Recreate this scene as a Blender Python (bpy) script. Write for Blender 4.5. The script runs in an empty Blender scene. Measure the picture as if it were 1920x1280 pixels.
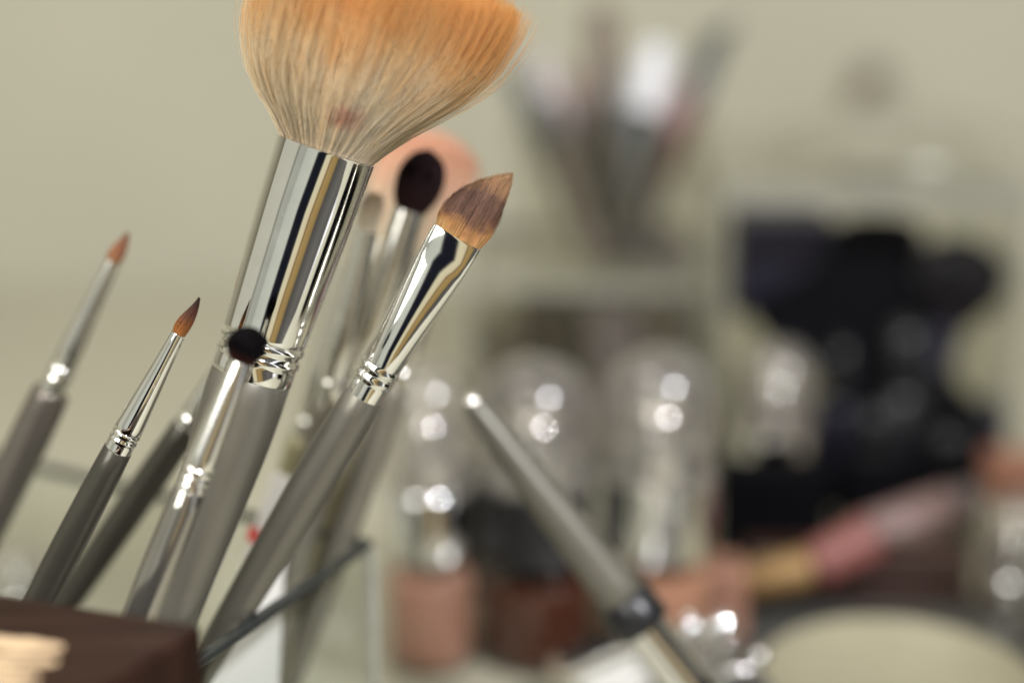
import bpy, math, random
import numpy as np
from mathutils import Vector, Matrix

random.seed(7)
RNG = np.random.default_rng(11)
SC = bpy.context.scene
COL = SC.collection
PI = math.pi

# ------------------------------------------------------------------ camera
LENS, SENSOR = 63.16, 36.0
FPX = 1920 * LENS / SENSOR
PITCH = math.radians(16.4)
SP, CP = math.sin(PITCH), math.cos(PITCH)
CAM = Vector((0, 0, 0.255))
FOCUS = 0.391
cam_d = bpy.data.cameras.new('camera')
cam = bpy.data.objects.new('camera', cam_d)
COL.objects.link(cam)
cam.location = CAM
cam.rotation_euler = (PI / 2 - PITCH, 0, 0)
cam_d.lens = LENS
cam_d.sensor_width = SENSOR
cam_d.clip_start = 0.01
cam_d.clip_end = 50
cam_d.dof.use_dof = True
cam_d.dof.focus_distance = FOCUS
cam_d.dof.aperture_fstop = 2.75
SC.camera = cam


def P(px, py, d):
    """point seen at photo pixel (px,py), at distance d along the view axis"""
    x = (px - 960) * d / FPX
    y = -(py - 640) * d / FPX
    return Vector((x, y * SP + d * CP, CAM.z + y * CP - d * SP))


def on_plane(px, py, z=0.0):
    p1 = P(px, py, 1.0)
    t = (z - CAM.z) / (p1.z - CAM.z)
    return CAM + (p1 - CAM) * t


def U(d):
    return d / FPX


# ------------------------------------------------------------------ materials
def new_mat(name):
    m = bpy.data.materials.new(name)
    m.use_nodes = True
    nt = m.node_tree
    nt.nodes.clear()
    out = nt.nodes.new('ShaderNodeOutputMaterial')
    return m, nt, out


def node(nt, typ, **kw):
    n = nt.nodes.new(typ)
    for k, v in kw.items():
        setattr(n, k, v)
    return n


def pbr(name, col, rough=0.5, metal=0.0, var=0.12, scale=60.0, bump=0.0, bscale=400.0, coat=0.0,
        stretch=None, trans=0.0, ior=1.45, rvar=0.0, sss=0.0, spec=0.5):
    m, nt, out = new_mat(name)
    b = node(nt, 'ShaderNodeBsdfPrincipled')
    nt.links.new(b.outputs[0], out.inputs[0])
    tc = node(nt, 'ShaderNodeTexCoord')
    mp = node(nt, 'ShaderNodeMapping')
    if stretch:
        mp.inputs['Scale'].default_value = stretch
    nt.links.new(tc.outputs['Object'], mp.inputs[0])
    n = node(nt, 'ShaderNodeTexNoise')
    n.inputs['Scale'].default_value = scale
    n.inputs['Detail'].default_value = 5
    nt.links.new(mp.outputs[0], n.inputs['Vector'])
    r = node(nt, 'ShaderNodeValToRGB')
    r.color_ramp.elements[0].position = 0.3
    r.color_ramp.elements[1].position = 0.7
    c = col
    r.color_ramp.elements[0].color = (c[0] * (1 - var), c[1] * (1 - var), c[2] * (1 - var), 1)
    r.color_ramp.elements[1].color = (min(1, c[0] * (1 + var)), min(1, c[1] * (1 + var)), min(1, c[2] * (1 + var)), 1)
    nt.links.new(n.outputs[0], r.inputs[0])
    nt.links.new(r.outputs[0], b.inputs['Base Color'])
    b.inputs['Roughness'].default_value = rough
    b.inputs['Metallic'].default_value = metal
    b.inputs['Specular IOR Level'].default_value = spec
    if rvar:
        mr = node(nt, 'ShaderNodeMapRange')
        mr.inputs[3].default_value = rough - rvar
        mr.inputs[4].default_value = rough + rvar
        nt.links.new(n.outputs[0], mr.inputs[0])
        nt.links.new(mr.outputs[0], b.inputs['Roughness'])
    b.inputs['Coat Weight'].default_value = coat
    b.inputs['Coat Roughness'].default_value = 0.08
    b.inputs['Transmission Weight'].default_value = trans
    b.inputs['IOR'].default_value = ior
    if sss:
        b.inputs['Subsurface Weight'].default_value = sss
        b.inputs['Subsurface Radius'].default_value = (0.004, 0.002, 0.001)
    if bump:
        n2 = node(nt, 'ShaderNodeTexNoise')
        n2.inputs['Scale'].default_value = bscale
        n2.inputs['Detail'].default_value = 3
        nt.links.new(mp.outputs[0], n2.inputs['Vector'])
        bp = node(nt, 'ShaderNodeBump')
        bp.inputs['Strength'].default_value = bump
        bp.inputs['Distance'].default_value = 0.0002
        nt.links.new(n2.outputs[0], bp.inputs['Height'])
        nt.links.new(bp.outputs[0], b.inputs['Normal'])
    return m


def clear_mat(name, tint=(0.97, 0.97, 0.95), ior=1.5, rough=0.03, boost=1.0, body=0.0, body_col=(0.6, 0.6, 0.55)):
    """thin clear plastic or glass: transparent with a Fresnel reflection"""
    m, nt, out = new_mat(name)
    t = node(nt, 'ShaderNodeBsdfTransparent')
    t.inputs[0].default_value = (*tint, 1)
    g = node(nt, 'ShaderNodeBsdfGlossy')
    g.inputs['Roughness'].default_value = rough
    tc = node(nt, 'ShaderNodeTexCoord')
    nz = node(nt, 'ShaderNodeTexNoise')
    nz.inputs['Scale'].default_value = 40
    nt.links.new(tc.outputs['Object'], nz.inputs['Vector'])
    bp = node(nt, 'ShaderNodeBump')
    bp.inputs['Strength'].default_value = 0.05
    bp.inputs['Distance'].default_value = 0.001
    nt.links.new(nz.outputs[0], bp.inputs['Height'])
    nt.links.new(bp.outputs[0], g.inputs['Normal'])
    lw = node(nt, 'ShaderNodeLayerWeight')
    lw.inputs[0].default_value = 0.5
    pw_ = node(nt, 'ShaderNodeMath', operation='POWER')
    pw_.inputs[1].default_value = 5
    nt.links.new(lw.outputs['Facing'], pw_.inputs[0])
    fr = node(nt, 'ShaderNodeMath', operation='MULTIPLY_ADD')
    f0 = ((ior - 1) / (ior + 1)) ** 2
    fr.inputs[1].default_value = 1 - f0
    fr.inputs[2].default_value = f0
    nt.links.new(pw_.outputs[0], fr.inputs[0])
    mu = node(nt, 'ShaderNodeMath', operation='MULTIPLY')
    mu.use_clamp = True
    mu.inputs[1].default_value = boost
    nt.links.new(fr.outputs[0], mu.inputs[0])
    mx = node(nt, 'ShaderNodeMixShader')
    nt.links.new(mu.outputs[0], mx.inputs[0])
    nt.links.new(g.outputs[0], mx.inputs[2])
    if body:
        d = node(nt, 'ShaderNodeBsdfDiffuse')
        d.inputs[0].default_value = (*body_col, 1)
        m2 = node(nt, 'ShaderNodeMixShader')
        m2.inputs[0].default_value = body
        nt.links.new(t.outputs[0], m2.inputs[1])
        nt.links.new(d.outputs[0], m2.inputs[2])
        nt.links.new(m2.outputs[0], mx.inputs[1])
    else:
        nt.links.new(t.outputs[0], mx.inputs[1])
    nt.links.new(mx.outputs[0], out.inputs[0])
    return m


def bristle_mat(name, stops, streak=0.25, stain=None, rough=0.45, trans=0.25, spot=None, nz_amt=0.30, spec=0.4, nz_scale=110):
    """hair colour by position along the strand (attribute 'hair': r = along, g = random, b = across)"""
    m, nt, out = new_mat(name)
    at = node(nt, 'ShaderNodeAttribute', attribute_name='hair')
    sep = node(nt, 'ShaderNodeSeparateColor')
    nt.links.new(at.outputs['Color'], sep.inputs[0])
    # powdery edge: shift the colour boundary by noise and per-strand value
    tc = node(nt, 'ShaderNodeTexCoord')
    nz = node(nt, 'ShaderNodeTexNoise')
    nz.inputs['Scale'].default_value = nz_scale
    nz.inputs['Detail'].default_value = 4
    nt.links.new(tc.outputs['Object'], nz.inputs['Vector'])
    a1 = node(nt, 'ShaderNodeMath', operation='MULTIPLY_ADD')
    a1.inputs[1].default_value = nz_amt
    a1.inputs[2].default_value = -nz_amt / 2
    nt.links.new(nz.outputs[0], a1.inputs[0])
    a2 = node(nt, 'ShaderNodeMath', operation='MULTIPLY_ADD')
    a2.inputs[1].default_value = 0.16
    a2.inputs[2].default_value = -0.08
    nt.links.new(sep.outputs[1], a2.inputs[0])
    s1 = node(nt, 'ShaderNodeMath', operation='ADD')
    nt.links.new(sep.outputs[0], s1.inputs[0])
    nt.links.new(a1.outputs[0], s1.inputs[1])
    s2 = node(nt, 'ShaderNodeMath', operation='ADD')
    nt.links.new(s1.outputs[0], s2.inputs[0])
    nt.links.new(a2.outputs[0], s2.inputs[1])
    rp = node(nt, 'ShaderNodeValToRGB')
    el = rp.color_ramp.elements
    while len(el) < len(stops):
        el.new(0.5)
    for e, (p, c) in zip(el, stops):
        e.position = p
        e.color = (*c, 1)
    nt.links.new(s2.outputs[0], rp.inputs[0])
    col = rp.outputs[0]
    if spot:
        # a stain of pink powder caught in the hair: centre (object space), radius
        c0, rad, scol = spot
        vm = node(nt, 'ShaderNodeVectorMath', operation='DISTANCE')
        nt.links.new(tc.outputs['Object'], vm.inputs[0])
        vm.inputs[1].default_value = c0
        mr = node(nt, 'ShaderNodeMapRange')
        mr.inputs[1].default_value = rad
        mr.inputs[2].default_value = rad * 0.2
        nt.links.new(vm.outputs['Value'], mr.inputs[0])
        n3 = node(nt, 'ShaderNodeTexNoise')
        n3.inputs['Scale'].default_value = 350
        nt.links.new(tc.outputs['Object'], n3.inputs['Vector'])
        mm = node(nt, 'ShaderNodeMath', operation='MULTIPLY')
        nt.links.new(mr.outputs[0], mm.inputs[0])
        nt.links.new(n3.outputs[0], mm.inputs[1])
        mxs = node(nt, 'ShaderNodeMix', data_type='RGBA')
        nt.links.new(mm.outputs[0], mxs.inputs[0])
        nt.links.new(col, mxs.inputs[6])
        mxs.inputs[7].default_value = (*scol, 1)
        col = mxs.outputs[2]
    hs = node(nt, 'ShaderNodeHueSaturation')
    v = node(nt, 'ShaderNodeMapRange')
    v.inputs[3].default_value = 1 - streak
    v.inputs[4].default_value = 1 + streak
    nt.links.new(sep.outputs[1], v.inputs[0])
    nt.links.new(v.outputs[0], hs.inputs['Value'])
    nt.links.new(col, hs.inputs['Color'])
    p = node(nt, 'ShaderNodeBsdfPrincipled')
    p.inputs['Roughness'].default_value = rough
    p.inputs['Specular IOR Level'].default_value = spec
    nt.links.new(hs.outputs[0], p.inputs['Base Color'])
    tr = node(nt, 'ShaderNodeBsdfTranslucent')
    nt.links.new(hs.outputs[0], tr.inputs[0])
    mx = node(nt, 'ShaderNodeMixShader')
    mx.inputs[0].default_value = trans
    nt.links.new(p.outputs[0], mx.inputs[1])
    nt.links.new(tr.outputs[0], mx.inputs[2])
    nt.links.new(mx.outputs[0], out.inputs[0])
    return m


M = {}
M['chrome'] = pbr('polished_ferrule_metal', (0.86, 0.86, 0.84), 0.06, 1.0, 0.04, 160, bump=0.05, bscale=110, rvar=0.05)
M['chrome_soft'] = pbr('satin_ferrule_metal', (0.80, 0.79, 0.75), 0.2, 1.0, 0.03, 200)
M['brushed'] = pbr('brushed_metal', (0.62, 0.60, 0.54), 0.4, 0.9, 0.03, 100)
M['chrome_blur'] = pbr('cap_metal', (0.85, 0.85, 0.86), 0.08, 1.0, 0.03, 100)
M['handle'] = pbr('taupe_lacquer', (0.165, 0.156, 0.130), 0.34, 0.55, 0.06, 70, rvar=0.05)
M['handle_gloss'] = pbr('glossy_taupe_lacquer', (0.36, 0.345, 0.31), 0.16, 0.9, 0.06, 70, rvar=0.05)
M['handle_dark'] = pbr('dark_taupe_lacquer', (0.062, 0.058, 0.047), 0.32, 0.5, 0.06, 70, rvar=0.05)
M['handle_mid'] = pbr('grey_lacquer', (0.17, 0.15, 0.13), 0.25, 0.7, 0.06, 70, rvar=0.05)
M['handle_light'] = pbr('light_taupe_lacquer', (0.22, 0.205, 0.165), 0.36, 0.45, 0.06, 70, rvar=0.05)
M['handle_olive'] = pbr('olive_gold_lacquer', (0.36, 0.33, 0.20), 0.32, 0.5, 0.06, 70, rvar=0.05)
M['black'] = pbr('black_plastic', (0.012, 0.012, 0.014), 0.3, 0, 0.2, 60)
M['black_soft'] = pbr('black_cloth', (0.003, 0.003, 0.004), 0.8, 0, 0.3, 300, spec=0.05)
M['navy'] = pbr('navy_black_plastic', (0.010, 0.009, 0.022), 0.35, 0, 0.2, 60)
M['acrylic'] = clear_mat('clear_acrylic', (0.95, 0.95, 0.925), 1.49, 0.05, 1.1, body=0.006, body_col=(0.5, 0.48, 0.42))
M['holder_glass'] = clear_mat('holder_glass', (0.975, 0.985, 0.98), 1.5, 0.02, 0.9)
M['clear_cap'] = clear_mat('clear_cap_plastic', (0.90, 0.89, 0.87), 1.5, 0.14, 2.6, body=0.15, body_col=(0.46, 0.42, 0.41))
M['bottle_glass'] = clear_mat('bottle_glass', (0.98, 0.98, 0.97), 1.5, 0.05, 1.2)
M['dome'] = clear_mat('worn_clear_plastic', (0.95, 0.95, 0.93), 1.49, 0.32, 1.0, body=0.03, body_col=(0.5, 0.49, 0.44))
M['rim'] = pbr('ground_glass_edge', (0.028, 0.031, 0.030), 0.25, 0.0, 0.15, 300, bump=0.1)
M['acrylic_edge'] = pbr('acrylic_edge', (0.24, 0.235, 0.20), 0.2, 0.0, 0.1, 100)
M['wood_dark'] = pbr('dark_brown_lacquer_wood', (0.022, 0.010, 0.0065), 0.5, 0.0, 0.35, 25, stretch=(1, 8, 1), spec=0.12)
M['beige_print'] = pbr('beige_print', (0.55, 0.40, 0.25), 0.5, 0, 0.25, 120, stretch=(1, 6, 1))
M['wood_tray'] = pbr('brown_tray_wood', (0.030, 0.014, 0.010), 0.4, 0, 0.3, 30, stretch=(1, 6, 1))
M['paper'] = pbr('white_paper', (0.62, 0.61, 0.58), 0.8, 0, 0.04, 60)
M['red'] = pbr('red_print', (0.6, 0.03, 0.02), 0.5, 0, 0.1, 60)
M['skin_light'] = pbr('peach_liquid', (0.46, 0.235, 0.15), 0.25, 0, 0.08, 40, coat=0.2)
M['skin_mid'] = pbr('rosy_brown_liquid', (0.33, 0.17, 0.12), 0.25, 0, 0.08, 40, coat=0.2)
M['skin_dark'] = pbr('chestnut_liquid', (0.065, 0.018, 0.010), 0.25, 0, 0.1, 40, coat=0.1)
M['silver_dark'] = pbr('dark_silver', (0.45, 0.44, 0.42), 0.1, 1.0, 0.03, 100)
M['liquid_grey'] = pbr('grey_beige_liquid', (0.25, 0.23, 0.19), 0.3, 0, 0.08, 40, coat=0.5)
M['gold'] = pbr('gold_cap', (0.27, 0.165, 0.07), 0.45, 0.3, 0.08, 60)
M['pink'] = pbr('pink_gloss', (0.18, 0.062, 0.055), 0.4, 0, 0.08, 60, coat=0.1)
M['mauve'] = pbr('mauve_plastic', (0.20, 0.13, 0.12), 0.35, 0, 0.08, 60)
M['peach'] = pbr('peach_plastic', (0.36, 0.165, 0.11), 0.4, 0, 0.08, 60)
M['dark_red'] = pbr('dark_red_plastic', (0.12, 0.018, 0.022), 0.3, 0, 0.1, 60, coat=0.3)
M['brown_grey'] = pbr('brown_grey_plastic', (0.12, 0.09, 0.07), 0.5, 0, 0.1, 60)
M['slate'] = pbr('slate_plastic', (0.05, 0.056, 0.056), 0.35, 0, 0.1, 60)
M['taupe_box'] = pbr('taupe_card', (0.10, 0.088, 0.066), 0.5, 0, 0.1, 60)
M['umber_box'] = pbr('umber_card', (0.045, 0.036, 0.025), 0.5, 0, 0.1, 60)
M['plum_box'] = pbr('plum_grey_card', (0.135, 0.115, 0.118), 0.5, 0, 0.1, 60)
M['ivory'] = pbr('ivory_plastic', (0.52, 0.50, 0.38), 0.4, 0, 0.06, 60)
M['jar_green'] = pbr('grey_green_glass', (0.06, 0.075, 0.065), 0.15, 0, 0.1, 60, coat=0.6)
M['wall'] = pbr('cream_wall_paint', (0.375, 0.362, 0.284), 0.75, 0, 0.07, 3.5, bump=0.2, bscale=300)
M['table'] = pbr('beige_table_laminate', (0.345, 0.330, 0.255), 0.5, 0, 0.05, 6, bump=0.1, bscale=400)
M['cream_mat'] = pbr('cream_ceramic', (0.27, 0.25, 0.175), 0.35, 0, 0.06, 60)

# ------------------------------------------------------------------ object helpers
ORIG = {}


def thing(name, label, cat, loc, group=None):
    o = bpy.data.objects.new(name, None)
    COL.objects.link(o)
    o.location = loc
    o.empty_display_size = 0.01
    o['label'] = label
    o['category'] = cat
    if group:
        o['group'] = group
    ORIG[o.name] = Vector(loc)
    return o


def mesh_obj(name, verts, faces, mat, parent=None, smooth=True, loc=None, mats=None, fmat=None, attr=None, autosmooth=None):
    v = np.asarray([tuple(p) for p in verts] if not isinstance(verts, np.ndarray) else verts, dtype=float)
    if parent is not None:
        o0 = ORIG[parent.name]
    elif loc is not None:
        o0 = Vector(loc)
    else:
        o0 = Vector((0, 0, 0))
    v = v - np.array(o0)
    me = bpy.data.meshes.new(name)
    me.from_pydata(v.tolist(), [], faces if isinstance(faces, list) else faces.tolist())
    if attr is not None:
        ca = me.color_attributes.new('hair', 'FLOAT_COLOR', 'POINT')
        a = np.ones((len(v), 4))
        a[:, :attr.shape[1]] = attr
        ca.data.foreach_set('color', a.ravel())
    if mats:
        for mm in mats:
            me.materials.append(mm)
        if fmat:
            for p, k in zip(me.polygons, fmat):
                p.material_index = k
    else:
        me.materials.append(mat)
    if smooth:
        me.polygons.foreach_set('use_smooth', [True] * len(me.polygons))
        if autosmooth:
            me.update()
            nrm = [p.normal.copy() for p in me.polygons]
            ef = {}
            for p in me.polygons:
                for ek in p.edge_keys:
                    ef.setdefault(ek, []).append(p.index)
            for e in me.edges:
                fs = ef.get(e.key, [])
                if len(fs) == 2 and nrm[fs[0]].length > 0 and nrm[fs[1]].length > 0:
                    if nrm[fs[0]].angle(nrm[fs[1]], 0) > math.radians(autosmooth):
                        e.use_edge_sharp = True
    me.update()
    o = bpy.data.objects.new(name, me)
    COL.objects.link(o)
    if parent is not None:
        o.parent = parent
    else:
        o.location = o0
    ORIG[o.name] = o0
    return o


def frame(top, low, roll=0.0):
    """axis a (towards top), lateral l (picture right), n (away from the camera)"""
    a = (top - low).normalized()
    view = (top - CAM).normalized()
    l = a.cross(view).normalized()
    if l.x < 0 and abs(l.x) > 0.05:
        l = -l
    n = a.cross(l).normalized()
    if n.dot(view) < 0:
        n = -n
    if roll:
        R = Matrix.Rotation(roll, 3, a)
        l = R @ l
        n = R @ n
    return a, l, n


def loft(secs, O, a, l, n, seg=48, cap0=True, cap1=True):
    """secs: (s downwards, ra, rb, lateral offset). returns verts, faces"""
    V, F = [], []
    for sec in secs:
        s, ra = sec[0], sec[1]
        rb = sec[2] if len(sec) > 2 and sec[2] is not None else ra
        off = sec[3] if len(sec) > 3 else 0
        c = O - a * s + l * off
        for k in range(seg):
            t = 2 * PI * k / seg
            V.append(c + l * (ra * math.cos(t)) + n * (rb * math.sin(t)))
    for i in range(len(secs) - 1):
        for k in range(seg):
            k2 = (k + 1) % seg
            F.append((i * seg + k, i * seg + k2, (i + 1) * seg + k2, (i + 1) * seg + k))
    if cap0:
        F.append(tuple(range(seg - 1, -1, -1)))
    if cap1:
        b = (len(secs) - 1) * seg
        F.append(tuple(b + k for k in range(seg)))
    return V, F


def interp(tab, s):
    xs = [t[0] for t in tab]
    return [float(np.interp(s, xs, [t[j] for t in tab])) for j in range(1, len(tab[0]))]


def refine(tab, step):
    """smoothly resample a profile (monotone cosine blend keeps it simple)"""
    out = []
    for i in range(len(tab) - 1):
        p, q = tab[i], tab[i + 1]
        k = max(1, int((q[0] - p[0]) / step))
        for j in range(k):
            t = j / k
            out.append(tuple(p[m] + (q[m] - p[m]) * t for m in range(len(p))))
    out.append(tab[-1])
    return out


def smooth_tab(tab, n_out=40):
    """Catmull-Rom (finite difference Hermite) resample of profile rows"""
    xs = np.array([t[0] for t in tab], float)
    Y = np.array([t[1:] for t in tab], float)
    m = np.gradient(Y, xs, axis=0) if len(xs) > 2 else np.repeat(((Y[1] - Y[0]) / (xs[1] - xs[0]))[None], 2, 0)
    q = np.linspace(xs[0], xs[-1], n_out)
    out = []
    for x in q:
        i = min(len(xs) - 2, max(0, int(np.searchsorted(xs, x, side='right') - 1)))
        h = xs[i + 1] - xs[i]
        t = (x - xs[i]) / h
        v = (2 * t**3 - 3 * t**2 + 1) * Y[i] + (t**3 - 2 * t**2 + t) * h * m[i] + (-2 * t**3 + 3 * t**2) * Y[i + 1] + (t**3 - t**2) * h * m[i + 1]
        out.append((float(x), *[float(z) for z in v]))
    return out


def bristles(parent, O, a, l, n, prof, mat, u, count=2500, thick=0.55, end=None, K=9, fly=0.02, wav=1.0,
             core=0.93, clump=0.0, smin=0.0, inner=0.55, flylen=1.1, name='bristle_head', clumps=60, flare=0.0):
    """prof rows: (s up, left half width, right half width, thickness half, lateral offset) in px. One mesh: core plus hairs.
    end(u, phi) -> relative end of a strand (1 = full length)"""
    tab = smooth_tab(prof, 30)
    L = prof[-1][0]
    xs = np.array([t[0] for t in tab])
    cols = [np.array([t[j] for t in tab]) for j in range(1, 5)]

    def ev(s, k):
        return np.interp(s, xs, cols[k])

    A, Lv, Nv, Ov = (np.array(x) for x in (a, l, n, O))
    # ---- core
    V, F, C = [], [], []
    seg = 40
    rows = 26
    for i in range(rows):
        s = L * i / (rows - 1) * (0.97 if end is None else 1.0)
        for k in range(seg):
            t = 2 * PI * k / seg
            ct, st = math.cos(t), math.sin(t)
            e = 1.0 if end is None else end(1.0, t)
            ss = s * (e if end is not None else 1.0) * 0.97
            w = ev(ss, 1) if ct > 0 else ev(ss, 0)
            V.append(Ov + A * ss * u + Lv * (ev(ss, 3) + core * w * ct) * u + Nv * (core * ev(ss, 2) * st) * u)
            C.append((ss / L, 0.35 + 0.3 * random.random(), 1.0))
    for i in range(rows - 1):
        for k in range(seg):
            k2 = (k + 1) % seg
            F.append((i * seg + k, i * seg + k2, (i + 1) * seg + k2, (i + 1) * seg + k))
    if end is not None:
        # domed top of the core
        prev = (rows - 1) * seg
        for j, uu in enumerate((0.85, 0.65, 0.4, 0.15)):
            for k in range(seg):
                t = 2 * PI * k / seg
                ct, st = math.cos(t), math.sin(t)
                ss = L * end(uu, t) * 0.96
                w = ev(ss, 1) if ct > 0 else ev(ss, 0)
                V.append(Ov + A * ss * u + Lv * (ev(ss, 3) + core * uu * w * ct) * u + Nv * (core * uu * ev(ss, 2) * st) * u)
                C.append((ss / L, 0.5, uu))
            cur = prev + seg
            for k in range(seg):
                k2 = (k + 1) % seg
                F.append((prev + k, prev + k2, cur + k2, cur + k))
            prev = cur
        F.append(tuple(prev + k for k in range(seg)))
    V = np.array(V)
    C = np.array(C)
    nv = len(V)
    # ---- strands
    uu = 1 - (1 - inner) * RNG.random(count) ** 1.6 if end is None else np.sqrt(inner**2 + (1 - inner**2) * RNG.random(count))
    surf = RNG.random(count) < 0.55
    uu = np.where(surf, 0.97 + 0.05 * RNG.random(count), uu)
    ph = RNG.random(count) * 2 * PI
    # clumps share a random value and lean together
    cid = (ph / (2 * PI) * clumps + RNG.normal(0, 0.35, count)).astype(int) % clumps
    cr = RNG.random(clumps)
    cph = (np.arange(clumps) + 0.5) / clumps * 2 * PI
    rnd = np.clip(0.45 * cr[cid] + 0.55 * RNG.random(count), 0, 1)
    isfly = RNG.random(count) < fly
    ends = np.ones(count) * (0.9 + 0.1 * RNG.random(count))
    if end is not None:
        ends = np.array([end(min(1, float(x)), float(y)) for x, y in zip(uu, ph)]) * (0.90 + 0.13 * RNG.random(count))
    ends = np.where(isfly, ends * (1.0 if end is None else 1.02) , ends)
    t = np.linspace(0, 1, K)
    S = ends[:, None] * L * t[None, :]
    Sc = np.minimum(S, L)
    w1 = RNG.normal(0, 1, (count, 3))
    spread = np.where(isfly, 1 + 0.10 * RNG.random(count), 1.0)
    php = ph[:, None] + wav * 0.05 * w1[:, 0:1] * t[None, :] + clump * (((cph[cid] - ph + PI) % (2 * PI)) - PI)[:, None] * t[None, :]
    ct, st = np.cos(php), np.sin(php)
    W = np.where(ct > 0, ev(Sc, 1), ev(Sc, 0))
    fac = uu[:, None] * (1 + (spread[:, None] - 1) * t[None, :] ** 1.5) * (1 + wav * 0.012 * w1[:, 1:2] * np.sin(3 * t[None, :] + w1[:, 2:3]))
    fly_s = np.where(isfly, 0.10 + 0.16 * RNG.random(count), 0.0) * np.where(RNG.random(count) < 0.5, 1.0, 0.5)
    fac = fac * (1 + (flare * fly_s)[:, None] * np.sin(np.clip(t[None, :] * 1.3, 0, 1) * PI * 0.75))
    fac = fac * (1 + (flare * 0.10 * (RNG.random(clumps)[cid] - 0.5))[:, None] * np.clip(t[None, :] * 2, 0, 1))
    X = ev(Sc, 3) + fac * W * ct
    Y = fac * ev(Sc, 2) * st
    if end is None:
        X = X + 0.8 * w1[:, 0:1] * t[None, :] ** 2 * wav
        Y = Y + 0.8 * w1[:, 1:2] * t[None, :] ** 2 * wav
    Z = S
    Pt = Ov + (A * Z[..., None] + Lv * X[..., None] + Nv * Y[..., None]) * u
    T = np.gradient(Pt, axis=1)
    T /= np.linalg.norm(T, axis=2, keepdims=True) + 1e-12
    B1 = np.cross(T, np.array([0.3, 0.2, 0.9]))
    B1 /= np.linalg.norm(B1, axis=2, keepdims=True) + 1e-12
    B2 = np.cross(T, B1)
    rad = thick * u * 0.5 * (0.7 + 0.6 * RNG.random(count))[:, None] * (1.0 - 0.75 * t[None, :] ** 2)
    rings = []
    for k in range(3):
        an = 2 * PI * k / 3
        rings.append(Pt + (B1 * math.cos(an) + B2 * math.sin(an)) * rad[..., None])
    SV = np.stack(rings, axis=2).reshape(-1, 3)      # count,K,3 -> flat
    SCc = np.zeros((count, K, 3, 3))
    SCc[..., 0] = (Sc / L)[:, :, None]
    SCc[..., 1] = rnd[:, None, None]
    SCc[..., 2] = uu[:, None, None]
    idx = (np.arange(count)[:, None, None] * K + np.arange(K - 1)[None, :, None]) * 3 + np.arange(3)[None, None, :]
    idx2 = (np.arange(count)[:, None, None] * K + np.arange(K - 1)[None, :, None]) * 3 + (np.arange(3)[None, None, :] + 1) % 3
    Q = np.stack([idx, idx2, idx2 + 3, idx + 3], axis=-1).reshape(-1, 4) + nv
    faces = F + [tuple(q) for q in Q.tolist()]
    return mesh_obj(name, np.vstack([V, SV]), faces, mat, parent, attr=np.vstack([C, SCc.reshape(-1, 3)]))


FLOOR_IN = 0.0045   # inside bottom of the glass holder


def brush(name, label, top, low, ferrule, handle, bprof, bmat, hmat, fmat=None, group='makeup brushes in the glass holder',
          floor=FLOOR_IN, roll=0.0, seg=64, count=2500, bkw=None, flat=None, bend=None, cat='brush', floor_pad=0.003, ur=None):
    """ferrule / handle rows: (s down, radius[, thickness]) in px at the top's depth"""
    T, Lw = P(*top), P(*low)
    u = U(top[2])
    a, l, n = frame(T, Lw, roll)
    # handle reaches down to the floor of the holder
    if floor is not None:
        send = (T.z - floor - floor_pad) / a.z / u
        last = handle[-1]
        hh = [h for h in handle if h[0] < send - 40]
        r_end = hh[-1][1]
        hh = hh + [(send - 30, r_end * 0.62), (send - 12, r_end * 0.55), (send - 3, r_end * 0.4), (send, r_end * 0.12)]
    else:
        hh = handle
        send = handle[-1][0]
    base = T - a * send * u
    th = thing(name, label, cat, base, group)
    sc = lambda rows: [(r[0] * u, r[1] * u, (r[2] if len(r) > 2 else r[1]) * u) for r in rows]
    V, F = loft(sc(ferrule), T, a, l, n, seg)
    mesh_obj('ferrule', V, F, fmat or M['chrome'], th, autosmooth=50)
    j0 = 1
    while hh[j0][1] < hh[j0 + 1][1] and hh[j0 + 1][0] - hh[j0][0] < 15:
        j0 += 1
    V, F = loft(sc(list(hh[:j0]) + smooth_tab(hh[j0:-4], 22) + hh[-4:]), T, a, l, n, seg)
    mesh_obj('handle', V, F, hmat, th, autosmooth=50)
    bristles(th, T, a, l, n, bprof, bmat, u, count=count, **(bkw or {}))
    return th


# ------------------------------------------------------------------ setting
def box_verts(x0, x1, y0, y1, z0, z1):
    return [(x0, y0, z0), (x1, y0, z0), (x1, y1, z0), (x0, y1, z0), (x0, y0, z1), (x1, y0, z1), (x1, y1, z1), (x0, y1, z1)]


BF = [(0, 3, 2, 1), (4, 5, 6, 7), (0, 1, 5, 4), (1, 2, 6, 5), (2, 3, 7, 6), (3, 0, 4, 7)]


def bevel(o, w=0.001, seg=3):
    b = o.modifiers.new('bevel', 'BEVEL')
    b.width = w
    b.segments = seg
    b.limit_method = 'ANGLE'
    return o


def oriented_box(o, ex, ey, ez):
    """corner o and three edge vectors"""
    vs = []
    for k in (0, 1):
        for (i, j) in ((0, 0), (1, 0), (1, 1), (0, 1)):
            vs.append(o + ex * i + ey * j + ez * k)
    return vs


WALL_Y = 0.98
w = mesh_obj('wall', box_verts(-2.5, 2.5, WALL_Y, WALL_Y + 0.1, -0.6, 2.2), BF, M['wall'], smooth=False)
w['kind'] = 'structure'
t = mesh_obj('table_top', box_verts(-1.1, 1.1, 0.20, WALL_Y - 0.002, -0.03, 0.0), BF, M['table'], smooth=False)
t['kind'] = 'structure'

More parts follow.
